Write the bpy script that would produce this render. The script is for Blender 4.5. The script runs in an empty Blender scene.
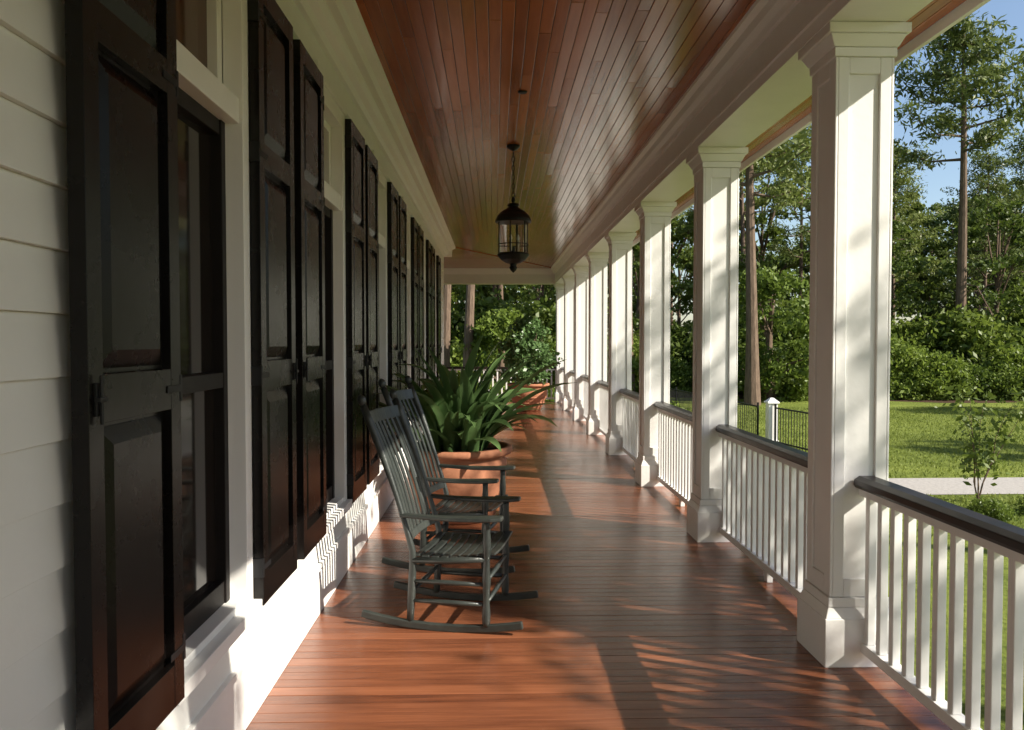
import bpy, math, random
import numpy as np
from mathutils import Vector, Matrix
random.seed(7); rng=np.random.default_rng(7)
D=bpy.data; SC=bpy.context.scene

# ------------------------------------------------------------ materials
def mat(name, col, rough=0.5, spec=0.5, var=0.0, vscale=3.0, col2=None, bump=0.0, bscale=40.0, coat=0.0, metal=0.0, stretch=None, island=0.0):
    m=D.materials.new(name); m.use_nodes=True; nt=m.node_tree; b=nt.nodes['Principled BSDF']
    b.inputs['Base Color'].default_value=(*col,1); b.inputs['Roughness'].default_value=rough
    b.inputs['Specular IOR Level'].default_value=spec; b.inputs['Metallic'].default_value=metal
    b.inputs['Coat Weight'].default_value=coat; b.inputs['Coat Roughness'].default_value=0.10
    tc=nt.nodes.new('ShaderNodeTexCoord'); mp=nt.nodes.new('ShaderNodeMapping')
    nt.links.new(tc.outputs['Object'],mp.inputs['Vector'])
    if stretch: mp.inputs['Scale'].default_value=stretch
    if col2 is None: col2=tuple(c*(1-var) for c in col)
    if var>0 or island>0:
        n=nt.nodes.new('ShaderNodeTexNoise'); n.inputs['Scale'].default_value=vscale; n.inputs['Detail'].default_value=8; n.inputs['Roughness'].default_value=.65
        nt.links.new(mp.outputs[0],n.inputs['Vector'])
        r=nt.nodes.new('ShaderNodeMapRange'); r.inputs[1].default_value=.3; r.inputs[2].default_value=.7
        nt.links.new(n.outputs[0],r.inputs[0])
        fac=r.outputs[0]
        if island>0:
            g=nt.nodes.new('ShaderNodeNewGeometry')
            a=nt.nodes.new('ShaderNodeVectorMath'); a.operation='SCALE'; a.inputs[0].default_value=(37,53,71)
            nt.links.new(g.outputs['Random Per Island'],a.inputs['Scale'])
            ad=nt.nodes.new('ShaderNodeVectorMath'); ad.operation='ADD'
            nt.links.new(mp.outputs[0],ad.inputs[0]); nt.links.new(a.outputs[0],ad.inputs[1]); nt.links.new(ad.outputs[0],n.inputs['Vector'])
            mx=nt.nodes.new('ShaderNodeMix'); mx.inputs[0].default_value=island
            nt.links.new(r.outputs[0],mx.inputs[2]); nt.links.new(g.outputs['Random Per Island'],mx.inputs[3]); fac=mx.outputs[0]
        c=nt.nodes.new('ShaderNodeMix'); c.data_type='RGBA'
        c.inputs[6].default_value=(*col,1); c.inputs[7].default_value=(*col2,1)
        nt.links.new(fac,c.inputs[0]); nt.links.new(c.outputs[2],b.inputs['Base Color'])
        rr=nt.nodes.new('ShaderNodeMapRange'); rr.inputs[3].default_value=rough*.75; rr.inputs[4].default_value=min(1,rough*1.4)
        nt.links.new(n.outputs[0],rr.inputs[0]); nt.links.new(rr.outputs[0],b.inputs['Roughness'])
    if bump>0:
        n2=nt.nodes.new('ShaderNodeTexNoise'); n2.inputs['Scale'].default_value=bscale; n2.inputs['Detail'].default_value=5
        nt.links.new(mp.outputs[0],n2.inputs['Vector'])
        bp=nt.nodes.new('ShaderNodeBump'); bp.inputs['Strength'].default_value=bump; bp.inputs['Distance'].default_value=.02
        nt.links.new(n2.outputs[0],bp.inputs['Height']); nt.links.new(bp.outputs[0],b.inputs['Normal'])
    return m

def leafmat(name,c1,c2,rough=.45,trans=.38):
    m=D.materials.new(name); m.use_nodes=True; nt=m.node_tree; b=nt.nodes['Principled BSDF']; out=nt.nodes['Material Output']
    b.inputs['Roughness'].default_value=rough; b.inputs['Specular IOR Level'].default_value=.3
    g=nt.nodes.new('ShaderNodeNewGeometry'); oi=nt.nodes.new('ShaderNodeObjectInfo')
    tc=nt.nodes.new('ShaderNodeTexCoord'); n=nt.nodes.new('ShaderNodeTexNoise'); n.inputs['Scale'].default_value=.7; n.inputs['Detail'].default_value=2
    nt.links.new(tc.outputs['Object'],n.inputs['Vector'])
    s1=nt.nodes.new('ShaderNodeMath'); s1.operation='MULTIPLY'; s1.inputs[1].default_value=.35; nt.links.new(g.outputs['Random Per Island'],s1.inputs[0])
    s2=nt.nodes.new('ShaderNodeMath'); s2.operation='MULTIPLY_ADD'; s2.inputs[1].default_value=.5; nt.links.new(oi.outputs['Random'],s2.inputs[0]); nt.links.new(s1.outputs[0],s2.inputs[2])
    s3=nt.nodes.new('ShaderNodeMath'); s3.operation='MULTIPLY_ADD'; s3.inputs[1].default_value=.6; nt.links.new(n.outputs[0],s3.inputs[0]); nt.links.new(s2.outputs[0],s3.inputs[2])
    s4=nt.nodes.new('ShaderNodeMath'); s4.operation='SUBTRACT'; s4.inputs[1].default_value=.17; s4.use_clamp=True; nt.links.new(s3.outputs[0],s4.inputs[0])
    c=nt.nodes.new('ShaderNodeMix'); c.data_type='RGBA'; c.inputs[6].default_value=(*c1,1); c.inputs[7].default_value=(*c2,1)
    nt.links.new(s4.outputs[0],c.inputs[0]); nt.links.new(c.outputs[2],b.inputs['Base Color'])
    t=nt.nodes.new('ShaderNodeBsdfTranslucent'); nt.links.new(c.outputs[2],t.inputs[0])
    mx=nt.nodes.new('ShaderNodeMixShader'); mx.inputs[0].default_value=trans
    nt.links.new(b.outputs[0],mx.inputs[1]); nt.links.new(t.outputs[0],mx.inputs[2]); nt.links.new(mx.outputs[0],out.inputs[0])
    return m

M_white=mat('white_paint',(.84,.83,.81),.42,.5,.06,2.5,bump=.05,bscale=25)
M_siding=mat('siding_paint',(.76,.76,.73),.5,.5,.08,1.5,bump=.06,bscale=30)
M_deck=mat('deck_wood',(.30,.108,.050),.17,.6,.3,2.2,(.10,.032,.016),bump=.10,bscale=60,stretch=(1.0,14,1),island=.5)
M_ceil=mat('ceiling_wood',(.46,.128,.032),.15,.55,.3,2.0,(.20,.046,.012),bump=.05,bscale=30,stretch=(14,.9,1),island=.6,coat=.25)
M_ceil2=mat('ceiling_wood_cross',(.46,.128,.032),.15,.55,.3,2.0,(.20,.046,.012),bump=.05,bscale=30,stretch=(.9,14,1),island=.6,coat=.25)
M_shut=mat('shutter_paint',(.006,.0045,.004),.25,.28,.3,3,bump=.03,bscale=20)
M_iron=mat('black_iron',(.008,.008,.009),.45,.35,.2,8)
M_rail=mat('handrail_paint',(.022,.014,.012),.3,.4,.3,6)
M_scr=mat('window_screen',(.010,.007,.006),.5,.3,.2,4)
M_glass=mat('window_glass',(.016,.012,.010),.06,.6,.2,1.2)
M_glassred=mat('transom_glass',(.09,.035,.02),.08,.6,.5,3)
M_chair=mat('chair_paint',(.045,.052,.047),.33,.5,.5,9,(.020,.024,.022),bump=.1,bscale=60)
M_terra=mat('terracotta',(.46,.20,.11),.75,.3,.35,5,(.30,.12,.065),bump=.15,bscale=30)
M_soil=mat('potting_soil',(.03,.02,.014),.95,.1,.3,20,bump=.5,bscale=40)
M_bark=mat('pine_bark',(.20,.14,.10),.9,.2,.6,3,(.08,.055,.04),bump=.6,bscale=8,stretch=(4,4,.8))
M_dark=mat('dark_void',(.01,.008,.007),.9,.1)
M_roof=mat('roof_shingle',(.09,.085,.08),.9,.2,.3,6)
M_brick=mat('brick_skirt',(.28,.13,.09),.85,.2,.4,6)
M_gutter=mat('gutter_metal',(.78,.78,.77),.35,.5,.08,4)
M_walk=mat('gravel_walk',(.46,.43,.40),.9,.2,.35,18,bump=.5,bscale=40)
M_brass=mat('candle_sleeve',(.7,.62,.45),.5,.5,.1,5)
L_fol=leafmat('leaf_broad',(.032,.060,.012),(.19,.25,.040))
L_pine=leafmat('leaf_pine',(.050,.080,.020),(.21,.25,.06),trans=.3)
L_shrub=leafmat('leaf_shrub',(.050,.090,.015),(.22,.29,.045))
L_strap=leafmat('leaf_strap',(.08,.15,.05),(.19,.30,.11),rough=.28,trans=.35)
L_grass=leafmat('leaf_grass',(.10,.14,.02),(.30,.34,.07),rough=.6,trans=.35)

def grassmat():
    m=D.materials.new('lawn_grass'); m.use_nodes=True; nt=m.node_tree; b=nt.nodes['Principled BSDF']
    b.inputs['Roughness'].default_value=.9; b.inputs['Specular IOR Level'].default_value=.15
    tc=nt.nodes.new('ShaderNodeTexCoord')
    n=nt.nodes.new('ShaderNodeTexNoise'); n.inputs['Scale'].default_value=.35; n.inputs['Detail'].default_value=9; n.inputs['Roughness'].default_value=.7
    n2=nt.nodes.new('ShaderNodeTexNoise'); n2.inputs['Scale'].default_value=14; n2.inputs['Detail'].default_value=6; n2.inputs['Roughness'].default_value=.7
    for q in (n,n2): nt.links.new(tc.outputs['Object'],q.inputs['Vector'])
    mx=nt.nodes.new('ShaderNodeMix'); mx.inputs[0].default_value=.5; nt.links.new(n.outputs[0],mx.inputs[2]); nt.links.new(n2.outputs[0],mx.inputs[3])
    cr=nt.nodes.new('ShaderNodeValToRGB'); cr.color_ramp.elements[0].position=.40; cr.color_ramp.elements[0].color=(.085,.120,.018,1)
    cr.color_ramp.elements[1].position=.60; cr.color_ramp.elements[1].color=(.24,.285,.055,1)
    nt.links.new(mx.outputs[0],cr.inputs[0]); nt.links.new(cr.outputs[0],b.inputs['Base Color'])
    bp=nt.nodes.new('ShaderNodeBump'); bp.inputs['Strength'].default_value=1; bp.inputs['Distance'].default_value=.08
    nt.links.new(n2.outputs[0],bp.inputs['Height']); nt.links.new(bp.outputs[0],b.inputs['Normal'])
    return m
M_grass=grassmat()

# ------------------------------------------------------------ builders
def empty(name,loc=(0,0,0),rz=0,s=1):
    e=D.objects.new(name,None); SC.collection.objects.link(e); e.location=loc; e.rotation_euler=(0,0,rz); e.scale=(s,s,s); e.empty_display_size=.2
    return e

class MB:
    def __init__(s): s.v=[]; s.f=[]; s.m=[]; s.mats=[]
    def mi(s,m):
        if m not in s.mats: s.mats.append(m)
        return s.mats.index(m)
    def add(s,vs,fs,m):
        o=len(s.v); k=s.mi(m); s.v+= [tuple(v) for v in vs]
        for f in fs: s.f.append(tuple(i+o for i in f)); s.m.append(k)
    def box(s,x0,x1,y0,y1,z0,z1,m):
        x0,x1=min(x0,x1),max(x0,x1); y0,y1=min(y0,y1),max(y0,y1); z0,z1=min(z0,z1),max(z0,z1)
        vs=[(x0,y0,z0),(x1,y0,z0),(x1,y1,z0),(x0,y1,z0),(x0,y0,z1),(x1,y0,z1),(x1,y1,z1),(x0,y1,z1)]
        s.add(vs,[(0,3,2,1),(4,5,6,7),(0,1,5,4),(1,2,6,5),(2,3,7,6),(3,0,4,7)],m)
    def hexa(s,b,t,m):
        s.add(list(b)+list(t),[(0,3,2,1),(4,5,6,7),(0,1,5,4),(1,2,6,5),(2,3,7,6),(3,0,4,7)],m)
    def prism(s,prof,a0,a1,m,axis='y'):
        n=len(prof)
        if axis=='y': vs=[(p[0],a0,p[1]) for p in prof]+[(p[0],a1,p[1]) for p in prof]
        else: vs=[(a0,p[0],p[1]) for p in prof]+[(a1,p[0],p[1]) for p in prof]
        fs=[(i,(i+1)%n,(i+1)%n+n,i+n) for i in range(n)]+[tuple(range(n))[::-1],tuple(range(n,2*n))]
        s.add(vs,fs,m)
    def tube(s,pts,rad,m,seg=8,cap=True):
        pts=[Vector(p) for p in pts]; n=len(pts)
        if not hasattr(rad,'__len__'): rad=[rad]*n
        vs=[]; prev=None
        for i,p in enumerate(pts):
            t=(pts[min(i+1,n-1)]-pts[max(i-1,0)]).normalized()
            if prev is None:
                a=Vector((0,0,1)) if abs(t.z)<.9 else Vector((0,1,0))
                u=t.cross(a).normalized()
            else: u=(prev-t*prev.dot(t)).normalized()
            prev=u; w=t.cross(u)
            for k in range(seg):
                an=2*math.pi*k/seg; vs.append(p+(u*math.cos(an)+w*math.sin(an))*rad[i])
        fs=[(i*seg+k,i*seg+(k+1)%seg,(i+1)*seg+(k+1)%seg,(i+1)*seg+k) for i in range(n-1) for k in range(seg)]
        if cap: fs+=[tuple(range(seg))[::-1],tuple(range((n-1)*seg,n*seg))]
        s.add(vs,fs,m)
    def sweep(s,pts,side,w,h,m):
        pts=[Vector(p) for p in pts]; n=len(pts); side=Vector(side).normalized(); vs=[]
        if not hasattr(w,'__len__'): w=[w]*n
        for i,p in enumerate(pts):
            t=(pts[min(i+1,n-1)]-pts[max(i-1,0)]).normalized(); up=side.cross(t).normalized()
            a=side*w[i]/2; b=up*h/2
            vs+=[p-a-b,p+a-b,p+a+b,p-a+b]
        fs=[(i*4+k,i*4+(k+1)%4,(i+1)*4+(k+1)%4,(i+1)*4+k) for i in range(n-1) for k in range(4)]+[(3,2,1,0),tuple(range((n-1)*4,n*4))]
        s.add(vs,fs,m)
    def lathe(s,prof,m,c=(0,0,0),seg=32):
        n=len(prof); vs=[(c[0]+r*math.cos(2*math.pi*k/seg),c[1]+r*math.sin(2*math.pi*k/seg),c[2]+z) for r,z in prof for k in range(seg)]
        fs=[(i*seg+k,i*seg+(k+1)%seg,(i+1)*seg+(k+1)%seg,(i+1)*seg+k) for i in range(n-1) for k in range(seg)]
        s.add(vs,fs,m)
    def obj(s,name,parent=None,bevel=0,smooth=False,seg=2,loc=None):
        me=D.meshes.new(name); me.from_pydata(s.v,[],s.f)
        for m in s.mats: me.materials.append(m)
        me.polygons.foreach_set('material_index',s.m)
        if smooth: me.polygons.foreach_set('use_smooth',[True]*len(me.polygons))
        me.update(); o=D.objects.new(name,me); SC.collection.objects.link(o)
        if parent: o.parent=parent
        if loc: o.location=loc
        if bevel:
            b=o.modifiers.new('bevel','BEVEL'); b.width=bevel; b.segments=seg; b.limit_method='ANGLE'; b.angle_limit=math.radians(50)
        return o

def leaves(centers,size,aspect=.5,seed=0,updown=0.0,dirs=None,sizevar=.4):
    r=np.random.default_rng(seed); n=len(centers); c=np.asarray(centers,float)
    a=r.normal(size=(n,3)) if dirs is None else dirs+r.normal(size=(n,3))*.35
    a/=np.linalg.norm(a,axis=1)[:,None]
    b=r.normal(size=(n,3)); b[:,2]*=(1-updown); b-= (b*a).sum(1)[:,None]*a; b/=np.linalg.norm(b,axis=1)[:,None]
    s=size*(1-sizevar+2*sizevar*r.random(n))[:,None]
    p0=c-a*s*.5; p1=c+b*s*aspect*.5; p2=c+a*s*.5; p3=c-b*s*aspect*.5
    return np.stack([p0,p1,p2,p3],1).reshape(-1,3)

def leafmesh(name,vs,m,extra=None):
    n=len(vs)//4
    V=[tuple(x) for x in vs]; F=[(4*i,4*i+1,4*i+2,4*i+3) for i in range(n)]; mi=[0]*n
    me=D.meshes.new(name); mats=[m]
    if extra:
        o=len(V); V+=extra.v; F+=[tuple(i+o for i in f) for f in extra.f]; mi+=[k+1 for k in extra.m]; mats+=extra.mats
    me.from_pydata(V,[],F)
    for q in mats: me.materials.append(q)
    me.polygons.foreach_set('material_index',mi); me.update()
    return me

def mkobj(name,me,loc,rz=0,s=1,parent=None,sz=None):
    o=D.objects.new(name,me); SC.collection.objects.link(o); o.location=loc; o.rotation_euler=(0,0,rz); o.scale=(s,s,sz or s)
    if parent: o.parent=parent
    return o

# ------------------------------------------------------------ constants
W=-1.06; YB=-3.0; YH=16.0; YE=20.6; ZB=3.13; ZC=3.52; CX=1.80
COLY=[-3.4+2.4*i+.13 for i in range(3)]+[3.8+.13+2.4*i for i in range(8)]
GZ=-.7

# ------------------------------------------------------------ house
house=empty('porch_house')
SW=.54; GAP=.84
win=[(1.87+2.07*i) for i in range(0,6)]+[-2.6]
openings=sorted([(w+SW+.08,w+SW+GAP-.08) for w in win])
OZ0,OZ1=.56,3.02
b=MB(); ex=.152; z=.30
while z<3.2:
    z1=min(z+ex,3.22)
    segs=[(YB,YH)]
    if z1>OZ0 and z<OZ1:
        segs=[]; y=YB
        for a,c in openings: segs.append((y,a-.03)); y=c+.03
        segs.append((y,YH))
    for a,c in segs:
        b.prism([(W,z),(W+.028,z),(W+.010,z1),(W,z1)],a,c,M_siding)
    z=z1
b.obj('clapboard_siding',house,bevel=.002)
b=MB()
b.box(W-.25,W-.10,YB,YH,-.7,3.9,M_dark)
for a,c in zip([YB]+[o[1]+.03 for o in openings],[o[0]-.03 for o in openings]+[YH]):
    b.box(W-.10,W-.001,a,c,0,3.9,M_siding)
for a,c in openings:
    b.box(W-.10,W-.001,a-.029,c+.029,0,OZ0-.04,M_siding); b.box(W-.10,W-.001,a-.029,c+.029,OZ1+.04,3.9,M_siding)
b.box(-9,W-.26,YB-6,YH,-.7,6,M_siding); b.box(W-.259,W,YH,YH+.02,-.7,3.9,M_siding)
b.box(W-.26,W+.035,YH-.11,YH+.035,.29,3.2,M_white)
b.obj('house_body',house)
b=MB()
b.box(W+.002,W+.035,YB,YH+.03,0,.27,M_white); b.box(W,W+.05,YB,YH+.03,.27,.302,M_white)
b.box(W,W+.04,YB,YH,3.19,3.34,M_white)
prof=[(W,3.34),(W+.07,3.34),(W+.09,3.37),(W+.13,3.39),(W+.15,3.42),(W+.15,3.44),(W+.20,3.445),(W+.22,3.48),(W+.27,3.50),(W+.29,3.535),(W,3.535)]
b.prism(prof,YB,YH+.02,M_white)
b.obj('wall_trim_crown',house,bevel=.002)
b=MB()
for a,c in openings:
    xo=W+.058
    b.box(W-.02,xo,a-.075,a,OZ0-.03,OZ1+.10,M_white); b.box(W-.02,xo,c,c+.075,OZ0-.03,OZ1+.10,M_white)
    b.box(W-.02,xo+.012,a-.09,c+.09,OZ1+.101,OZ1+.17,M_white); b.box(W-.02,xo-.002,a,c,OZ1,OZ1+.10,M_white)
    b.box(W-.06,xo+.035,a-.10,c+.10,OZ0-.08,OZ0-.031,M_white); b.box(W-.06,xo-.01,a,c,OZ0-.03,OZ0,M_white)
    b.box(W-.09,W-.021,a,a+.02,OZ0,OZ1,M_white); b.box(W-.09,W-.021,c-.02,c,OZ0,OZ1,M_white)
    b.box(W-.085,W+.045,a+.001,c-.001,2.47,2.57,M_white)
    for q in ((a+.021,a+.07),(c-.07,c-.021)): b.box(W-.075,W-.015,q[0],q[1],2.57,OZ1-.001,M_white)
    b.box(W-.073,W-.017,a+.07,c-.07,2.57,2.62,M_white); b.box(W-.073,W-.017,a+.07,c-.07,OZ1-.05,OZ1-.001,M_white)
    b.box(W-.07,W-.055,a+.05,c-.05,2.6,OZ1-.02,M_glassred)
    for q in ((a+.021,a+.065),(c-.065,c-.021)): b.box(W-.06,W-.005,q[0],q[1],OZ0+.001,2.469,M_scr)
    b.box(W-.058,W-.012,a+.065,c-.065,OZ0+.001,OZ0+.09,M_scr); b.box(W-.058,W-.012,a+.065,c-.065,2.41,2.469,M_scr)
    b.box(W-.058,W-.008,a+.065,c-.065,1.42,1.48,M_scr)
    b.box(W-.08,W-.045,a+.05,c-.05,OZ0+.05,1.45,M_glass); b.box(W-.085,W-.05,a+.05,c-.05,1.451,2.45,M_glass)
b.obj('window_frames',house,bevel=.003)

def shutter(far):
    b=MB(); w=SW; t=.042; st=.07; z0,z1=.50,3.10
    b.box(0,t,0,st,z0,z1,M_shut); b.box(0,t,w-st,w,z0,z1,M_shut)
    rails=[(z0,z0+.13),(1.40,1.52),(2.33,2.43),(z1-.09,z1)]
    for a,c in rails: b.box(.001,t-.001,st,w-st,a,c,M_shut)
    for k in range(3):
        a=rails[k][1]; c=rails[k+1][0]
        b.box(.008,.016,st,w-st,a,c,M_shut)
        i=.012; j=.06; x0,x1=.016,.036
        bt=[(x0,st+i,a+i),(x0,w-st-i,a+i),(x0,w-st-i,c-i),(x0,st+i,c-i)]
        tp=[(x1,st+j,a+j),(x1,w-st-j,a+j),(x1,w-st-j,c-j),(x1,st+j,c-j)]
        b.hexa(bt,tp,M_shut)
    yy=.035 if not far else SW-.035
    b.box(.042,.050,yy-.014,yy+.014,1.42,1.50,M_iron); b.tube([(.055,yy,1.40),(.055,yy,1.52)],.005,M_iron,6)
    b.box(.046,.062,yy-.018,yy+.018,1.455,1.467,M_iron)
    for hz in (.66,1.46,2.38,2.95):
        yh=SW if not far else 0
        b.box(-.02,.044,yh-.008,yh+.008,hz-.04,hz+.04,M_iron)
        b.box(.042,.0445,min(yh,yh+(-.10 if not far else .10)),max(yh,yh+(-.10 if not far else .10)),hz-.011,hz+.011,M_iron)
    return b
for w in win:
    for far in (0,1):
        y=w+ (0 if not far else SW+GAP)
        o=shutter(far).obj('shutter',house,bevel=.003,loc=(W+.058,y,0))
        o.rotation_euler=(0,0,math.radians(random.uniform(-.6,.6)))

# deck boards
b=MB(); y=YB
while y<YE+.33:
    x0=W+.002 if y<YH-.05 else -7
    b.box(x0,1.985+random.uniform(-.002,.002),y,y+.0815,-.028,random.uniform(-.0010,.0004),M_deck); y+=.0835
b.obj('deck_boards',house,bevel=.0018)
b=MB()
b.box(W,1.96,YB,YE+.30,-.2,-.035,M_dark); b.box(-7,W,YH+.03,YE+.30,-.2,-.035,M_dark)
b.box(1.961,1.975,YB,YE+.32,-.24,-.03,M_white)
b.box(1.80,1.93,YB,YE+.28,-.7,-.2,M_brick); b.box(-7,1.8,YE+.15,YE+.28,-.7,-.2,M_brick)
b.obj('deck_substructure',house)

# ceiling
XL=W+.28; XR=1.50
def hip(x): return YH+.02+(x-XL)/(XR-XL)*(YE-.3-YH)
b=MB(); x=XL-.03; bw=.078
while x<XR+.05:
    y=YB-random.random()*2
    xe=x+bw-.002
    while y<hip(x):
        L=random.uniform(1.2,3.6); y2=y+L
        a=min(y2-.002,hip(x)); c=min(y2-.002,hip(xe))
        if a>y and c>y:
            zz=ZC+random.uniform(0,.0012); tl=random.uniform(-.0008,.0008)
            b.hexa([(x,y,zz+tl),(xe,y,zz-tl),(xe,c,zz-tl),(x,a,zz+tl)],[(x,y,zz+.02),(xe,y,zz+.02),(xe,c,zz+.02),(x,a,zz+.02)],M_ceil)
        y=y2
    x+=bw
b.obj('ceiling_boards',house,bevel=.003)
b=MB(); y=YH-.03
while y<YE-.2:
    xe=XL+(y-YH-.02)/(YE-.3-YH)*(XR-XL)
    xe2=XL+(y+bw-YH-.02)/(YE-.3-YH)*(XR-XL)
    zz=ZC+random.uniform(0,.0012)
    b.hexa([(-7,y,zz),(xe,y,zz),(xe2,y+bw-.002,zz),(-7,y+bw-.002,zz)],[(-7,y,zz+.02),(xe,y,zz+.02),(xe2,y+bw-.002,zz+.02),(-7,y+bw-.002,zz+.02)],M_ceil2)
    y+=bw
b.obj('ceiling_boards_return',house,bevel=.003)
b=MB()
b.sweep([(XL-.05,hip(XL-.05),ZC-.004),(XR+.02,hip(XR+.02),ZC-.004)],Vector((1,-.53,0)),.07,.02,M_ceil)
b.obj('ceiling_hip_trim',house)
b=MB()
b.box(1.60,1.97,YB,YE+.30,ZB,3.56,M_white)
b.box(1.585,1.60,YB,YE-.02,3.20,3.24,M_white)
b.prism([(1.60,3.38),(1.575,3.38),(1.56,3.41),(1.53,3.44),(1.515,3.48),(1.48,3.50),(1.47,3.535),(1.60,3.535)],YB,YE-.05,M_white)
b.box(-7,1.60,YE-.02,YE+.30,ZB+.001,3.56,M_white)
b.prism([(YE-.02,3.38),(YE-.05,3.38),(YE-.09,3.43),(YE-.14,3.50),(YE-.15,3.535),(YE-.02,3.535)],-7,1.58,M_white,'x')
b.prism([(YH+.02,3.34),(YH+.09,3.34),(YH+.15,3.42),(YH+.27,3.50),(YH+.29,3.535),(YH+.02,3.535)],-7,W+.2,M_white,'x')
b.obj('porch_beam',house,bevel=.003)
b=MB(); x=1.99
while x<2.44:
    b.box(x,x+.072,YB,YE+.8,3.36,3.38,M_ceil); x+=.075
b.obj('eave_soffit_boards',house,bevel=.002)
b=MB()
b.box(1.972,1.99,YB,YE+.3,3.30,3.40,M_white)
b.box(2.445,2.475,YB,YE+.8,3.30,3.50,M_white)
b.prism([(2.477,3.36),(2.55,3.36),(2.58,3.40),(2.58,3.44),(2.60,3.47),(2.60,3.485),(2.59,3.485),(2.57,3.45),(2.57,3.41),(2.545,3.37),(2.485,3.37),(2.485,3.48),(2.477,3.48)],YB,YE+.8,M_gutter)
y=YB+.3
while y<YE+.8:
    b.box(2.477,2.598,y,y+.02,3.487,3.492,M_gutter); y+=.8
b.obj('gutter',house,bevel=.002)
b=MB()
b.hexa([(-1.3,YB-6,4.9),(2.5,YB-6,3.54),(2.5,YE+.85,3.54),(-1.3,YE+.85,4.9)],[(-1.3,YB-6,5.0),(2.56,YB-6,3.62),(2.56,YE+.9,3.62),(-1.3,YE+.9,5.0)],M_roof)
b.hexa([(-8,YB-6,4.85),(-1.31,YB-6,4.9),(-1.31,YE+.85,4.9),(-8,YE+.85,4.85)],[(-8,YB-6,5.0),(-1.31,YB-6,5.0),(-1.31,YE+.9,5.0),(-8,YE+.9,5.0)],M_roof)
b.prism([(-9.6,5.95),(-.6,5.95),(-.6,6.1),(-5.1,8.6),(-9.6,6.1)],YB-6.5,YH+.5,M_roof)
b.box(-8,2.4,YB-.15,YB-.02,ZC+.05,4.0,M_white)
b.obj('roof',house)

def column(yc,xc=CX):
    b=MB(); h=.13
    b.box(xc-h,xc+h,yc-h,yc+h,.30,ZB-.11,M_white)
    p=.014; s=.055
    z0,z1=.34,ZB-.15
    for (ax,sg) in (('x',-1),('x',1),('y',-1),('y',1)):
        def fb(u0,u1,za,zb):
            if ax=='x': b.box(xc+sg*h,xc+sg*(h+p),yc+u0,yc+u1,za,zb,M_white)
            else: b.box(xc+u0,xc+u1,yc+sg*h,yc+sg*(h+p),za,zb,M_white)
        e=h+p if ax=='x' else h
        fb(-e,-h+s,z0,z1); fb(h-s,e,z0,z1); fb(-h+s,h-s,z0,z0+.09); fb(-h+s,h-s,z1-.08,z1)
    b.box(xc-.178,xc+.178,yc-.178,yc+.178,0,.24,M_white)
    q=.174
    b.hexa([(xc-q,yc-q,.24),(xc+q,yc-q,.24),(xc+q,yc+q,.24),(xc-q,yc+q,.24)],
           [(xc-.155,yc-.155,.29),(xc+.155,yc-.155,.29),(xc+.155,yc+.155,.29),(xc-.155,yc+.155,.29)],M_white)
    b.box(xc-.154,xc+.154,yc-.154,yc+.154,.291,.338,M_white)
    b.box(xc-.153,xc+.153,yc-.153,yc+.153,ZB-.149,ZB-.105,M_white)
    b.hexa([(xc-.158,yc-.158,ZB-.104),(xc+.158,yc-.158,ZB-.104),(xc+.158,yc+.158,ZB-.104),(xc-.158,yc+.158,ZB-.104)],
           [(xc-.185,yc-.185,ZB-.05),(xc+.185,yc-.185,ZB-.05),(xc+.185,yc+.185,ZB-.05),(xc-.185,yc+.185,ZB-.05)],M_white)
    b.box(xc-.198,xc+.198,yc-.198,yc+.198,ZB-.049,ZB-.001,M_white)
    b.obj('porch_column',house,bevel=.004)
for y in COLY: column(y)
column(YE+.13,-4.2)

rail=empty('porch_railing')
def railseg(y0,y1):
    b=MB(); x=1.83
    hr=[(x-.055,.885),(x+.055,.885),(x+.062,.90),(x+.06,.925),(x+.035,.942),(x-.035,.942),(x-.06,.925),(x-.062,.90)]
    b.prism(hr,y0,y1,M_rail)
    b.box(x-.035,x+.035,y0,y1,.845,.884,M_white)
    b.box(x-.03,x+.03,y0,y1,.075,.125,M_white)
    n=max(2,round((y1-y0)/.118)); d=(y1-y0)/n
    for i in range(n):
        yy=y0+(i+.5)*d; b.box(x-.019,x+.019,yy-.019,yy+.019,.1255,.8445,M_white)
    b.box(x-.02,x+.02,(y0+y1)/2-.03,(y0+y1)/2+.03,.001,.0745,M_white)
    b.obj('railing_section',rail,bevel=.003)
for i in range(len(COLY)-1): railseg(COLY[i]+.145,COLY[i+1]-.145)
b=MB(); y=YE+.14
x0,x1=-4.05,1.655
b.box(x0,x1,y-.055,y+.055,.885,.942,M_rail); b.box(x0,x1,y-.035,y+.035,.845,.884,M_white); b.box(x0,x1,y-.03,y+.03,.075,.125,M_white)
x=x0+.06
while x<x1: b.box(x-.019,x+.019,y-.019,y+.019,.1255,.8445,M_white); x+=.12
b.obj('railing_end_section',rail,bevel=.003)

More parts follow.
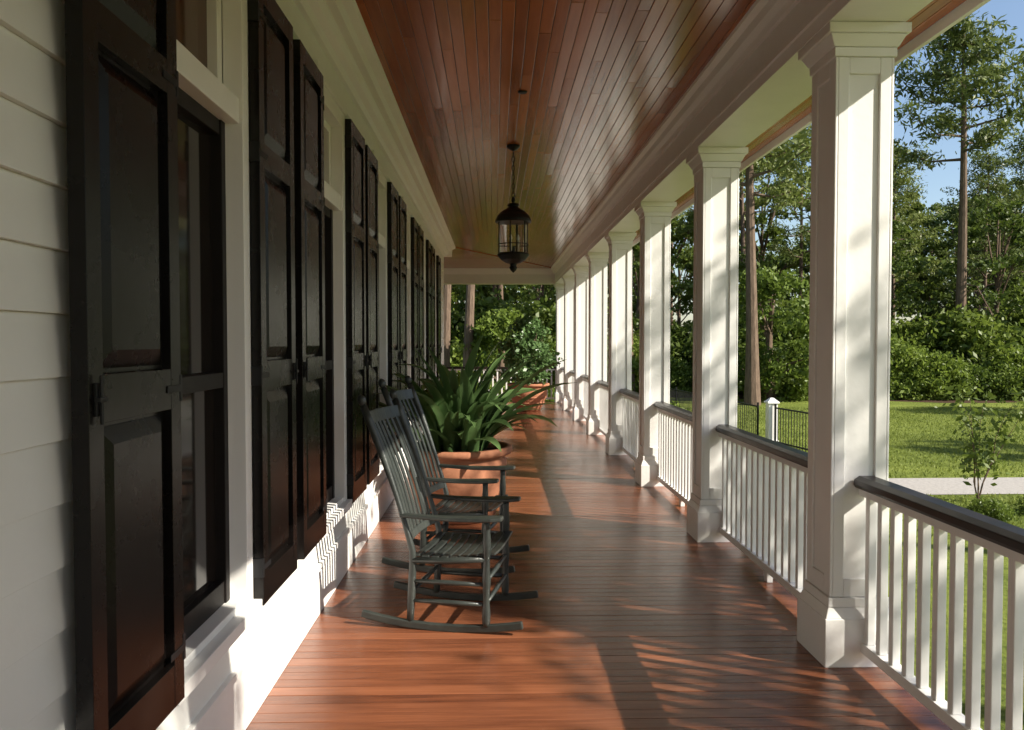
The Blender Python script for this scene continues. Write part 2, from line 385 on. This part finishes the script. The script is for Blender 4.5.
# ------------------------------------------------------------ lantern
lan=empty('hanging_lantern',(.19,7.7,0))
b=MB()
b.lathe([(0,3.519),(.065,3.519),(.065,3.505),(.04,3.485),(.012,3.47),(0,3.465)],M_iron,seg=24)
b.obj('canopy',lan)
b=MB(); z=3.46; k=0
while z>3.0:
    pts=[]
    for a in range(13):
        t=2*math.pi*a/12; u=.015*math.cos(t); v=.028*math.sin(t)
        pts.append((u if k%2 else 0, 0 if k%2 else u, z-.026+v))
    b.tube(pts,.0042,M_iron,6,cap=False); z-=.044; k+=1
b.obj('chain',lan,smooth=True)
b=MB()
b.lathe([(0,3.02),(.012,3.02),(.02,2.99),(.012,2.965),(.05,2.955),(.06,2.94),(.045,2.925),(.07,2.905),(.12,2.875),(.158,2.835),(.175,2.80),(.178,2.775),(.165,2.77),(.0,2.77)],M_iron,seg=32)
b.lathe([(0,2.47),(.15,2.47),(.158,2.455),(.15,2.44),(.12,2.405),(.07,2.375),(.035,2.365),(.03,2.345),(.04,2.33),(.028,2.305),(.008,2.285),(0,2.28)],M_iron,seg=32)
for k in range(6):
    a=math.pi*k/3+.3; c,s=math.cos(a)*.147,math.sin(a)*.147
    b.tube([(c,s,2.45),(c,s,2.79)],.007,M_iron,6)
b.lathe([(.150,2.55),(.154,2.55),(.154,2.56),(.150,2.56),(.150,2.55)],M_iron,seg=32)
b.obj('lantern_frame',lan,bevel=.001)
gm=D.materials.new('lantern_glass'); gm.use_nodes=True; p=gm.node_tree.nodes['Principled BSDF']; p.inputs['Transmission Weight'].default_value=1; p.inputs['Roughness'].default_value=.04; p.inputs['IOR'].default_value=1.1
nt=gm.node_tree; nz=nt.nodes.new('ShaderNodeTexNoise'); nz.inputs['Scale'].default_value=12; bp=nt.nodes.new('ShaderNodeBump'); bp.inputs['Strength'].default_value=.05; nt.links.new(nz.outputs[0],bp.inputs['Height']); nt.links.new(bp.outputs[0],p.inputs['Normal'])
b=MB(); b.lathe([(.138,2.475),(.138,2.765)],gm,seg=32); b.obj('glass_cylinder',lan,smooth=True)
b=MB()
for k in range(3):
    a=2*math.pi*k/3; c,s=.045*math.cos(a),.045*math.sin(a)
    b.tube([(c,s,2.49),(c,s,2.60)],.010,M_brass,8); b.tube([(c,s,2.60),(c,s,2.62),(c,s,2.65)],[.012,.014,.003],M_white,8)
b.tube([(0,0,2.47),(0,0,2.53)],.02,M_iron,8); b.obj('candle_cluster',lan)
b=MB(); b.lathe([(.0,-.010),(.028,-.010),(.034,-.006),(.036,-.001),(.036,0)],M_iron,(.22,6.05,ZC-.001),24)
b.obj('ceiling_fixture',None)

# ------------------------------------------------------------ rocking chair
def chair(loc,rz,sc=1):
    e=empty('rocking_chair',loc,rz,sc)
    hw=.27
    rk=lambda x: .018+.22*(x+.02)**2
    b=MB()
    for s in (-1,1):
        b.sweep([(x,s*hw,rk(x)) for x in np.linspace(-.50,.42,17)],(0,1,0),.030,.042,M_chair)
    b.obj('rockers',e,bevel=.006)
    def back(z):
        if z<.42: return -.20-.02*(.42-z)/.4
        t=(z-.42); return -.20-.27*t-.10*t*t
    b=MB()
    for s in (-1,1):
        zs=np.linspace(rk(-.22)+.01,1.24,16)
        rr=[.019+.004*math.sin(z*7) for z in zs]
        b.tube([(back(z),s*(hw-.005),z) for z in zs],rr,M_chair,10)
        x=back(1.24)
        b.tube([(x,s*(hw-.005),1.24),(x-.004,s*(hw-.005),1.255),(x-.01,s*(hw-.005),1.275),(x-.015,s*(hw-.005),1.295),(x-.017,s*(hw-.005),1.305)],[.012,.022,.026,.018,.004],M_chair,10)
        zs=np.linspace(rk(.22)+.01,.625,22)
        rr=[.018+.006*math.sin(z*16)**2 for z in zs]
        b.tube([(.22+.01*(z-.4),s*hw,z) for z in zs],rr,M_chair,10)
    b.obj('posts',e,smooth=True)
    b=MB()
    for s in (-1,1):
        for z in (.16,.27): b.tube([(-.215,s*hw,z),(0,s*hw,z),(.22,s*hw,z)],[.010,.015,.010],M_chair,8)
        b.tube([(back(.38),s*hw,.385),(.0,s*hw,.39),(.235,s*hw,.415)],.018,M_chair,8)
    for x,zz in ((.22,.17),(.22,.29),(-.215,.20)): b.tube([(x,-hw,zz),(x,0,zz),(x,hw,zz)],[.010,.015,.010],M_chair,8)
    b.obj('stretchers',e,smooth=True)
    b=MB(); n=9
    for i in range(n):
        x=-.185+i*.0535; z=.405+.028*((x-(-.05))/.25)**2+ (.0 if i<n-1 else -.006)
        b.sweep([(x,y,z-.018*(1-(y/hw)**2)) for y in np.linspace(-hw+.005,hw-.005,7)],(1,0,0.08),.043,.014,M_chair)
    b.obj('seat_slats',e,bevel=.004)
    b=MB()
    for z,hh in ((.50,.045),(1.17,.075)):
        b.sweep([(back(z)-.03*(1-(y/hw)**2),y,z) for y in np.linspace(-hw+.01,hw-.01,9)],(-.3,0,1),hh,.02,M_chair)
    for i in range(7):
        y=-.195+i*.065
        off=-.03*(1-(y/hw)**2)
        b.sweep([(back(z)+off+.012*math.sin((z-.5)/.67*math.pi),y,z) for z in np.linspace(.50,1.17,9)],(0,1,0),.034,.011,M_chair)
    b.obj('back_slats',e,bevel=.003)
    b=MB()
    for s in (-1,1):
        xs=np.linspace(back(.66),.31,11)
        ws=[.045+.05*min(1,max(0,(x+.15)/.35)) for x in xs]; ws[-1]=.06
        b.sweep([(x,s*(hw+.005),.64-.012*math.sin((x+.3)*5)) for x in xs],(0,1,0),ws,.022,M_chair)
    b.obj('armrests',e,bevel=.006)
    return e
chair((-.20,4.55,0),math.radians(-12),1.0)
chair((-.22,5.62,0),math.radians(-13),1.03)

# ------------------------------------------------------------ potted plants
def pot_obj(parent,r,h,band=True,flare=.7):
    b=MB()
    pr=[(0,0),(r*flare*.9,0),(r*flare,.02),(r*.93,h*.55),(r*.95,h*.8),(r*.9,h*.86),(r*.92,h*.88),(r*1.03,h*.90),(r*1.06,h*.94),(r*1.05,h*.99),(r*1.02,h),(r*.95,h),(r*.9,h*.93),(r*.88,h*.88)]
    b.lathe(pr,M_terra,seg=48)
    if band:
        for zz in (.3,.5): 
            rr=r*(flare+(.93-flare)*zz/.55)
            b.lathe([(rr,h*zz-.015),(rr+.018,h*zz),(rr,h*zz+.018)],M_terra,seg=48)
    b.obj('pot',parent,smooth=True)
    b=MB(); b.lathe([(r*.895,h*.9),(r*.6,h*.93),(0,h*.95)],M_soil,seg=32); b.obj('soil',parent,smooth=True)
pp=empty('potted_strap_leaf_plant',(-.33,7.1,0)); pot_obj(pp,.47,.66,False,.72)
def strap(b,base,az,L,w,lift,droop):
    n=9; p=Vector(base); el=lift; pts=[p.copy()]
    for i in range(n):
        st=L/n; p=p+Vector((math.cos(az)*math.cos(el),math.sin(az)*math.cos(el),math.sin(el)))*st; pts.append(p.copy()); el-=droop/n*(.4+1.2*i/n)
    side=Vector((-math.sin(az),math.cos(az),0)); tw=random.uniform(-.5,.5); vs=[]
    for i,q in enumerate(pts):
        t=i/n; ww=w*(.35+.65*math.sin(min(1,t*1.6+.15)*math.pi/2))*(1 if t<.6 else max(.02,1-((t-.6)/.4)**1.7))
        tang=(pts[min(i+1,n)]-pts[max(i-1,0)]).normalized(); up=side.cross(tang)
        if up.z<0: up=-up
        sd=(side*math.cos(tw*t)+up*math.sin(tw*t))
        vs+=[q-sd*ww/2+up*ww*.2,q,q+sd*ww/2+up*ww*.2]
    fs=[]
    for i in range(n): fs+=[(3*i,3*i+1,3*i+4,3*i+3),(3*i+1,3*i+2,3*i+5,3*i+4)]
    b.add(vs,fs,L_strap)
b=MB()
for i in range(135):
    az=random.uniform(0,2*math.pi); rr=random.uniform(0,.30)
    strap(b,(rr*math.cos(az),rr*math.sin(az),.61),az+random.uniform(-.6,.6),random.uniform(.5,1.22),random.uniform(.065,.12),math.radians(random.uniform(40,89)),random.uniform(.6,2.2))
b.obj('leaves',pp,smooth=True)

def bush_pts(R,H,n,seed,z0=0,clumps=40,cr=.3):
    r=np.random.default_rng(seed); out=[]
    for i in range(clumps):
        a=r.uniform(0,2*np.pi); u=r.uniform(0,1)**.5; zz=r.uniform(.05,1)
        prof=math.sin(math.pi*min(1,zz*.75+.22))**.6
        c=np.array([math.cos(a)*u*R*prof,math.sin(a)*u*R*prof,z0+zz*H])
        out.append(c+r.normal(size=(n//clumps,3))*cr*np.array([1,1,.7]))
    return np.concatenate(out)
def potted_shrub(loc,r,h,R,H,seed,n=2600,lm=None):
    e=empty('potted_shrub',loc); pot_obj(e,r,h,True,.62)
    ex=MB()
    for k in range(6):
        a=k*1.05; ex.tube([(.04*math.cos(a),.04*math.sin(a),h*.9),(.2*math.cos(a),.2*math.sin(a),h+H*.4),(.35*math.cos(a),.35*math.sin(a),h+H*.8)],[.02,.014,.006],M_bark,6)
    pts=bush_pts(R,H,n,seed,h-.02,70,.09)
    me=leafmesh('shrub_foliage',leaves(pts,.11,.55,seed),lm or L_shrub,ex)
    mkobj('foliage',me,(0,0,0),parent=e)
potted_shrub((.80,18.2,0),.47,.64,.60,1.45,11,5200,L_strap)
potted_shrub((-.55,10.6,0),.32,.42,.33,.65,12)

# ------------------------------------------------------------ trees
def pine(seed,h,bare=.5,nl=34,R=3.2,leaf=.34,per=150,lean=.02,trunk_r=.22):
    r=np.random.default_rng(seed); ex=MB()
    la=r.uniform(0,6.28); tp=lambda t: np.array([math.cos(la)*lean*h*t+.15*math.sin(3*t+seed),math.sin(la)*lean*h*t+.12*math.cos(4*t+seed)-.12,h*t])
    ex.tube([tp(t) for t in np.linspace(0,1,12)],[trunk_r*(1.25-.25*min(1,t*8))*(1-.8*t) for t in np.linspace(0,1,12)],M_bark,10)
    P=[]
    for i in range(nl):
        t=bare+(1-bare)*((i+.5)/nl)**.9; a=i*2.4+r.uniform(-.4,.4)
        f=(t-bare)/(1-bare); L=R*(.55+.6*math.sin(math.pi*min(1,f*.8+.2)))*(1-.55*f)*r.uniform(.6,1.15)
        p0=tp(t); d=np.array([math.cos(a),math.sin(a),r.uniform(-.05,.35)])
        p1=p0+d*L*.5+np.array([0,0,-.05*L]); p2=p0+d*L+np.array([0,0,.12*L])
        ex.tube([p0,p1,p2],[.06*(1.3-f),.035,.015],M_bark,5)
        for q,s in ((p1*.6+p2*.4,.34),(p2,.40),(p2+np.append(r.normal(size=2)*.5,.25),.30),(p1*.5+p2*.5+np.append(r.normal(size=2)*.7,.15),.32),(p1,.3)):
            P.append(q+r.normal(size=(per//5,3))*np.array([s,s,s*.5]))
    return leafmesh('pine_mesh',leaves(np.concatenate(P),leaf,.26,seed),L_pine,ex)
def broad(seed,h,R,base=.15,clumps=90,per=90,leaf=.26,cr=.5,m=None,trunk_r=.2,aspect=.55):
    r=np.random.default_rng(seed); ex=MB()
    ex.tube([(.1*math.sin(3*t+seed),.1*math.cos(2*t+seed),h*.85*t) for t in np.linspace(0,1,9)],[trunk_r*(1.2-t*1.05) for t in np.linspace(0,1,9)],M_bark,9)
    P=[]; lobes=[(r.uniform(0,6.28),r.uniform(.2,.9),r.uniform(.6,1.3)) for _ in range(7)]
    for i in range(clumps):
        zz=r.uniform(0,1); a=r.uniform(0,6.28); u=r.uniform(.35,1)**.7
        prof=(math.sin(math.pi*(zz*.82+.12)))**.7
        k=1
        for la,lz,ls in lobes:
            w=math.exp(-((a-la+math.pi)%(2*math.pi)-math.pi)**2/.5-((zz-lz)/.25)**2); k+= (ls-1)*w*1.4
        c=np.array([math.cos(a)*u*R*prof*k,math.sin(a)*u*R*prof*k,h*(base+(1-base)*zz)])
        if i%5==0:
            t=max(.1,c[2]/h*.7); ex.tube([(0,0,h*t*.9),tuple(c*np.array([.5,.5,1])-np.array([0,0,.3])),tuple(c)],[.06,.04,.012],M_bark,5)
        s=cr*r.uniform(.6,1.3)
        P.append(c+r.normal(size=(per,3))*np.array([s,s,s*.55])*.6)
    return leafmesh('broad_mesh',leaves(np.concatenate(P),leaf,aspect,seed),m or L_fol,ex)

PV=[pine(31,20,.45,per=200),pine(32,18,.40,nl=38,per=200),pine(33,22,.5,R=3.4,per=200)]
BV=[broad(41,14,4.0),broad(42,11,3.6),broad(43,16,4.3,clumps=110),broad(44,9,3.2,clumps=80,base=.05),broad(45,13,4.6,clumps=120,base=.02,leaf=.34,per=80)]
SV=[leafmesh('shrubmesh',leaves(bush_pts(1.3,1.7,5000,51+k,0,70,.2),.16,.5,k),L_shrub) for k in range(3)]
SD=[leafmesh('shrubdark',leaves(bush_pts(1.6,2.8,5000,61+k,0,70,.27),.22,.5,k),L_fol) for k in range(2)]

forest=empty('distant_trees')
def put(mesh,x,y,s=1,sz=None): mkobj('forest_tree',mesh,(x,y,GZ),random.uniform(0,6.28),s,forest,sz)
def edge(x): return 33+1.5*math.sin(x*.23)+ (0 if x<30 else (x-30)*-.1)
x=-16
while x<40:
    put(random.choice(SV),x+random.uniform(-.5,.5),edge(x)-.5+random.uniform(-.6,.6),random.uniform(.8,1.3))
    put(random.choice(SD),x+random.uniform(-.5,.5),edge(x)+1.8+random.uniform(-.6,.6),random.uniform(.9,1.5))
    x+=2.0
for row,(dy,step) in enumerate([(4.5,5.2),(9,5.2),(15,5.4),(22,6),(31,6.5),(40,5.0)]):
    x=-18-row*3
    while x<38+row*6:
        r=random.random()
        k=.84 if x>15 else 1
        if row==0: me=random.choice([BV[3],BV[1]]); s=random.uniform(.6,.95)
        elif row==5 or row==3: me=BV[4]; s=random.uniform(.9,1.2)
        else:
            me=random.choice(PV) if r<.6 else random.choice(BV[:3]); s=random.uniform(.72,.98)*k
        put(me,x+random.uniform(-1.5,1.5),edge(x)+dy+random.uniform(-1.5,1.5),s)
        x+=step*random.uniform(.7,1.3)
for i in range(14):
    put(random.choice(PV+BV[:3]),random.uniform(42,60),random.uniform(-15,32),random.uniform(.8,1.1))

def single(name,me,x,y,s=1,rz=0): return mkobj(name,me,(x,y,GZ),rz,s)
pA=pine(71,15.5,.64,nl=20,R=3.0,leaf=.32,per=400,lean=.045,trunk_r=.27)
single('pine_tree',pA,20.3,33.5,1,2.2)
pB=pine(72,15,.5,nl=32,R=2.8,leaf=.3,per=320,lean=.01,trunk_r=.25)
single('pine_tree',pB,9.3,28.5,1,.5)
single('pine_tree',PV[0],-.95,28,.9,1.0); single('pine_tree',PV[2],-1.75,29,.9,3.0)
single('pine_tree',PV[1],6.0,34,.95,3.9)
single('magnolia_tree',broad(73,5.2,2.3,.02,100,110,.2,.45,L_shrub),10.9,30.5)
single('magnolia_tree',broad(74,3.4,1.1,.02,60,90,.17,.3,L_shrub),.25,28.0)
single('oak_tree',BV[0],27,9.0,.9,1.0)
single('oak_tree',BV[2],34,17.0,.9,2.0)

hd=empty('azalea_hedge')
x=12.0
while x<34:
    mkobj('azalea',random.choice(SV),(x,31.0+random.uniform(-.3,.3),GZ-.1),random.uniform(0,6),random.uniform(.55,.8),hd); x+=1.0
for i in range(14):
    mkobj('azalea',random.choice(SV),(3.4+random.uniform(-.3,.3),13.5+i*1.0,GZ-.1),random.uniform(0,6),random.uniform(.45,.6),hd)
for i in range(10):
    mkobj('azalea',random.choice(SV),(-6+i*.95,23.2+random.uniform(-.3,.3),GZ),random.uniform(0,6),random.uniform(.5,.65),hd)

# shade trees standing off to the right of the porch
SE=math.atan(.68); AZ=math.radians(25)
sun=Vector((math.cos(AZ)*math.cos(SE),-math.sin(AZ)*math.cos(SE),math.sin(SE)))
def shade_tree(px,py,dist,RY,RZ,clumps,per,seed,name='oak_tree',extra=()):
    t=(dist-px)/sun.x; c=Vector((px,py,.3))+sun*t
    r=np.random.default_rng(seed); ex=MB()
    ex.tube([(c.x+.1*math.sin(3*q),c.y+.1*math.cos(3*q),GZ+(c.z-GZ+RZ*.5)*q) for q in np.linspace(0,1,10)],[.2*(1.15-q) for q in np.linspace(0,1,10)],M_bark,10)
    P=[]; Q=[]
    for i in range(clumps):
        v=r.normal(size=3); v/=np.linalg.norm(v); v*=r.uniform(0,1)**.4
        Q.append(np.array([c.x+v[0]*RY*.8,c.y+v[1]*RY,c.z+v[2]*RZ]))
    for e in extra: Q.append(np.array(Vector((e[0],e[1],0))+sun*((dist-e[0]+r.uniform(-.8,.8))/sun.x)))
    for i,q in enumerate(Q):
        P.append(q+r.normal(size=(per,3))*np.array([.30,.30,.22]))
        if i%2==0: ex.tube([(c.x,c.y,c.z-RZ*.6),((q[0]+c.x)/2,(q[1]+c.y)/2,q[2]-.35),tuple(q)],[.05,.03,.01],M_bark,5)
    me=leafmesh('oak_mesh',leaves(np.concatenate(P),.15,.5,seed),L_fol,ex)
    return mkobj(name,me,(0,0,0))
shade_tree(.9,5.7,9.5,1.7,1.3,16,150,81,extra=[(1.0,4.7),(1.2,5.4),(1.5,5.2),(.5,5.6),(.6,6.3),(1.3,6.2)])
shade_tree(.6,10.6,14,2.0,1.6,15,140,82)
shade_tree(.4,.8,10,1.9,1.6,20,140,83,extra=[(1.15,3.4),(1.5,3.2),(1.2,2.7),(1.4,2.3)])

# ------------------------------------------------------------ ground, walk, fence, sapling
b=MB(); b.add([(-400,-400,0),(400,-400,0),(400,400,0),(-400,400,0)],[(0,1,2,3)],M_grass); b.obj('ground',None,loc=(0,0,GZ))
def pathc(x): return 11.9-.02*(x-5)+.5*math.sin(x*.12)
b=MB(); n=40; vs=[]
for i in range(n+1):
    x=4.2+i*1.0; yc=pathc(x)
    vs+=[(x,yc-.7,0),(x,yc+.7,0)]
b.add(vs,[(2*i,2*i+2,2*i+3,2*i+1) for i in range(n)],M_walk); b.obj('garden_path',None,loc=(0,0,GZ+.008))
r=np.random.default_rng(5); gx=r.uniform(3.6,19,60000); gy=r.uniform(9,27,60000)
keep=(gx/gy<.75)&(np.abs(gy-(11.9-.02*(gx-5)+.5*np.sin(gx*.12)))>.74); gx=gx[keep]; gy=gy[keep]
gp=np.stack([gx,gy,np.full(len(gx),.016)],1); up=np.tile([0,0,1.0],(len(gx),1))
mkobj('grass_tufts',leafmesh('grass_mesh',leaves(gp,.055,.35,6,dirs=up),L_grass),(0,0,GZ))
M_mulch=mat('mulch_bed',(.09,.055,.035),.95,.1,.5,10,bump=.5,bscale=30)
b=MB(); vs=[]
for i in range(60):
    x=-34+i*1.7; vs+=[(x,edge(x)-2.6+.4*math.sin(x),0),(x,edge(x)+60,0)]
b.add(vs,[(2*i,2*i+2,2*i+3,2*i+1) for i in range(59)],M_mulch); b.obj('mulch_bed',None,loc=(0,0,GZ+.004))
def fence(p0,p1):
    b=MB(); p0=Vector(p0); p1=Vector(p1); L=(p1-p0).length; d=(p1-p0)/L
    for z in (.12,.86): b.sweep([p0+Vector((0,0,GZ+z)),p1+Vector((0,0,GZ+z))],Vector((-d.y,d.x,0)),.035,.03,M_iron)
    k=0
    while k*.11<L:
        q=p0+d*k*.11; b.tube([q+Vector((0,0,GZ+.03)),q+Vector((0,0,GZ+.86))],.009,M_iron,5); k+=1
    k=0
    while k*2<=L+.1:
        q=p0+d*min(L,k*2.0); b.tube([q+Vector((0,0,GZ)),q+Vector((0,0,GZ+.95))],.025,M_iron,6); k+=1
    return b
fence((6.15,16.9,0),(6.55,14.4,0)).obj('iron_fence',None)
fence((5.9,17.3,0),(5.2,27,0)).obj('iron_fence',None)
def post(x,y):
    b=MB(); z=GZ
    b.box(x-.10,x+.10,y-.10,y+.10,z,z+.95,M_white); b.box(x-.13,x+.13,y-.13,y+.13,z+.95,z+.99,M_white)
    b.hexa([(x-.12,y-.12,z+.99),(x+.12,y-.12,z+.99),(x+.12,y+.12,z+.99),(x-.12,y+.12,z+.99)],[(x-.03,y-.03,z+1.07),(x+.03,y-.03,z+1.07),(x+.03,y+.03,z+1.07),(x-.03,y+.03,z+1.07)],M_white)
    b.box(x-.125,x+.125,y-.125,y+.125,z+.001,z+.14,M_white)
    b.obj('gate_post',None,bevel=.004)
post(6.12,17.05)
def sapling(x,y,h,seed):
    r=np.random.default_rng(seed); ex=MB(); P=[]
    for k in range(6):
        a=k*1.05; pts=[np.array([0,0,0])]; d=np.array([math.cos(a)*.22,math.sin(a)*.22,1.])
        for j in range(5): pts.append(pts[-1]+d*h/5*r.uniform(.7,1.05)); d=d+np.append(r.normal(size=2)*.14,0)
        ex.tube(pts,[.012,.010,.008,.006,.004,.002],M_bark,5)
        for q in pts[2:]: P.append(q+r.normal(size=(24,3))*.11)
    return mkobj('sapling',leafmesh('sapling_mesh',leaves(np.concatenate(P),.10,.55,seed),L_fol,ex),(x,y,GZ))
sapling(6.95,11.0,1.6,91)
for i,(x,y) in enumerate(((7.3,10.2),(7.6,9.9),(6.3,9.8))):
    mkobj('groundcover_shrub',SV[i],(x,y,GZ-.1),i,.22)

# ------------------------------------------------------------ light
w=D.worlds.new('World'); SC.world=w; w.use_nodes=True; nt=w.node_tree
sk=nt.nodes.new('ShaderNodeTexSky'); sk.sky_type='NISHITA'; sk.sun_disc=False; sk.sun_elevation=SE; sk.sun_rotation=math.radians(90+25)
bg=nt.nodes['Background']; bg.inputs['Strength'].default_value=.18; nt.links.new(sk.outputs[0],bg.inputs[0])
l=D.lights.new('sun','SUN'); l.energy=9.5; l.angle=math.radians(.5); l.color=(1,.93,.80); lo=D.objects.new('sun',l); SC.collection.objects.link(lo)
lo.rotation_euler=(-sun).to_track_quat('-Z','Y').to_euler()
# ------------------------------------------------------------ camera
c=D.cameras.new('camera'); co=D.objects.new('camera',c); SC.collection.objects.link(co); SC.camera=co
c.sensor_width=36; c.lens=781/1024*36; c.clip_end=2000; c.clip_start=.05
co.location=(0,0,1.6); co.rotation_euler=(math.radians(90-1.69),0,math.radians(-1.32))
SC.view_settings.view_transform='Standard'; SC.view_settings.look='None'; SC.view_settings.exposure=0
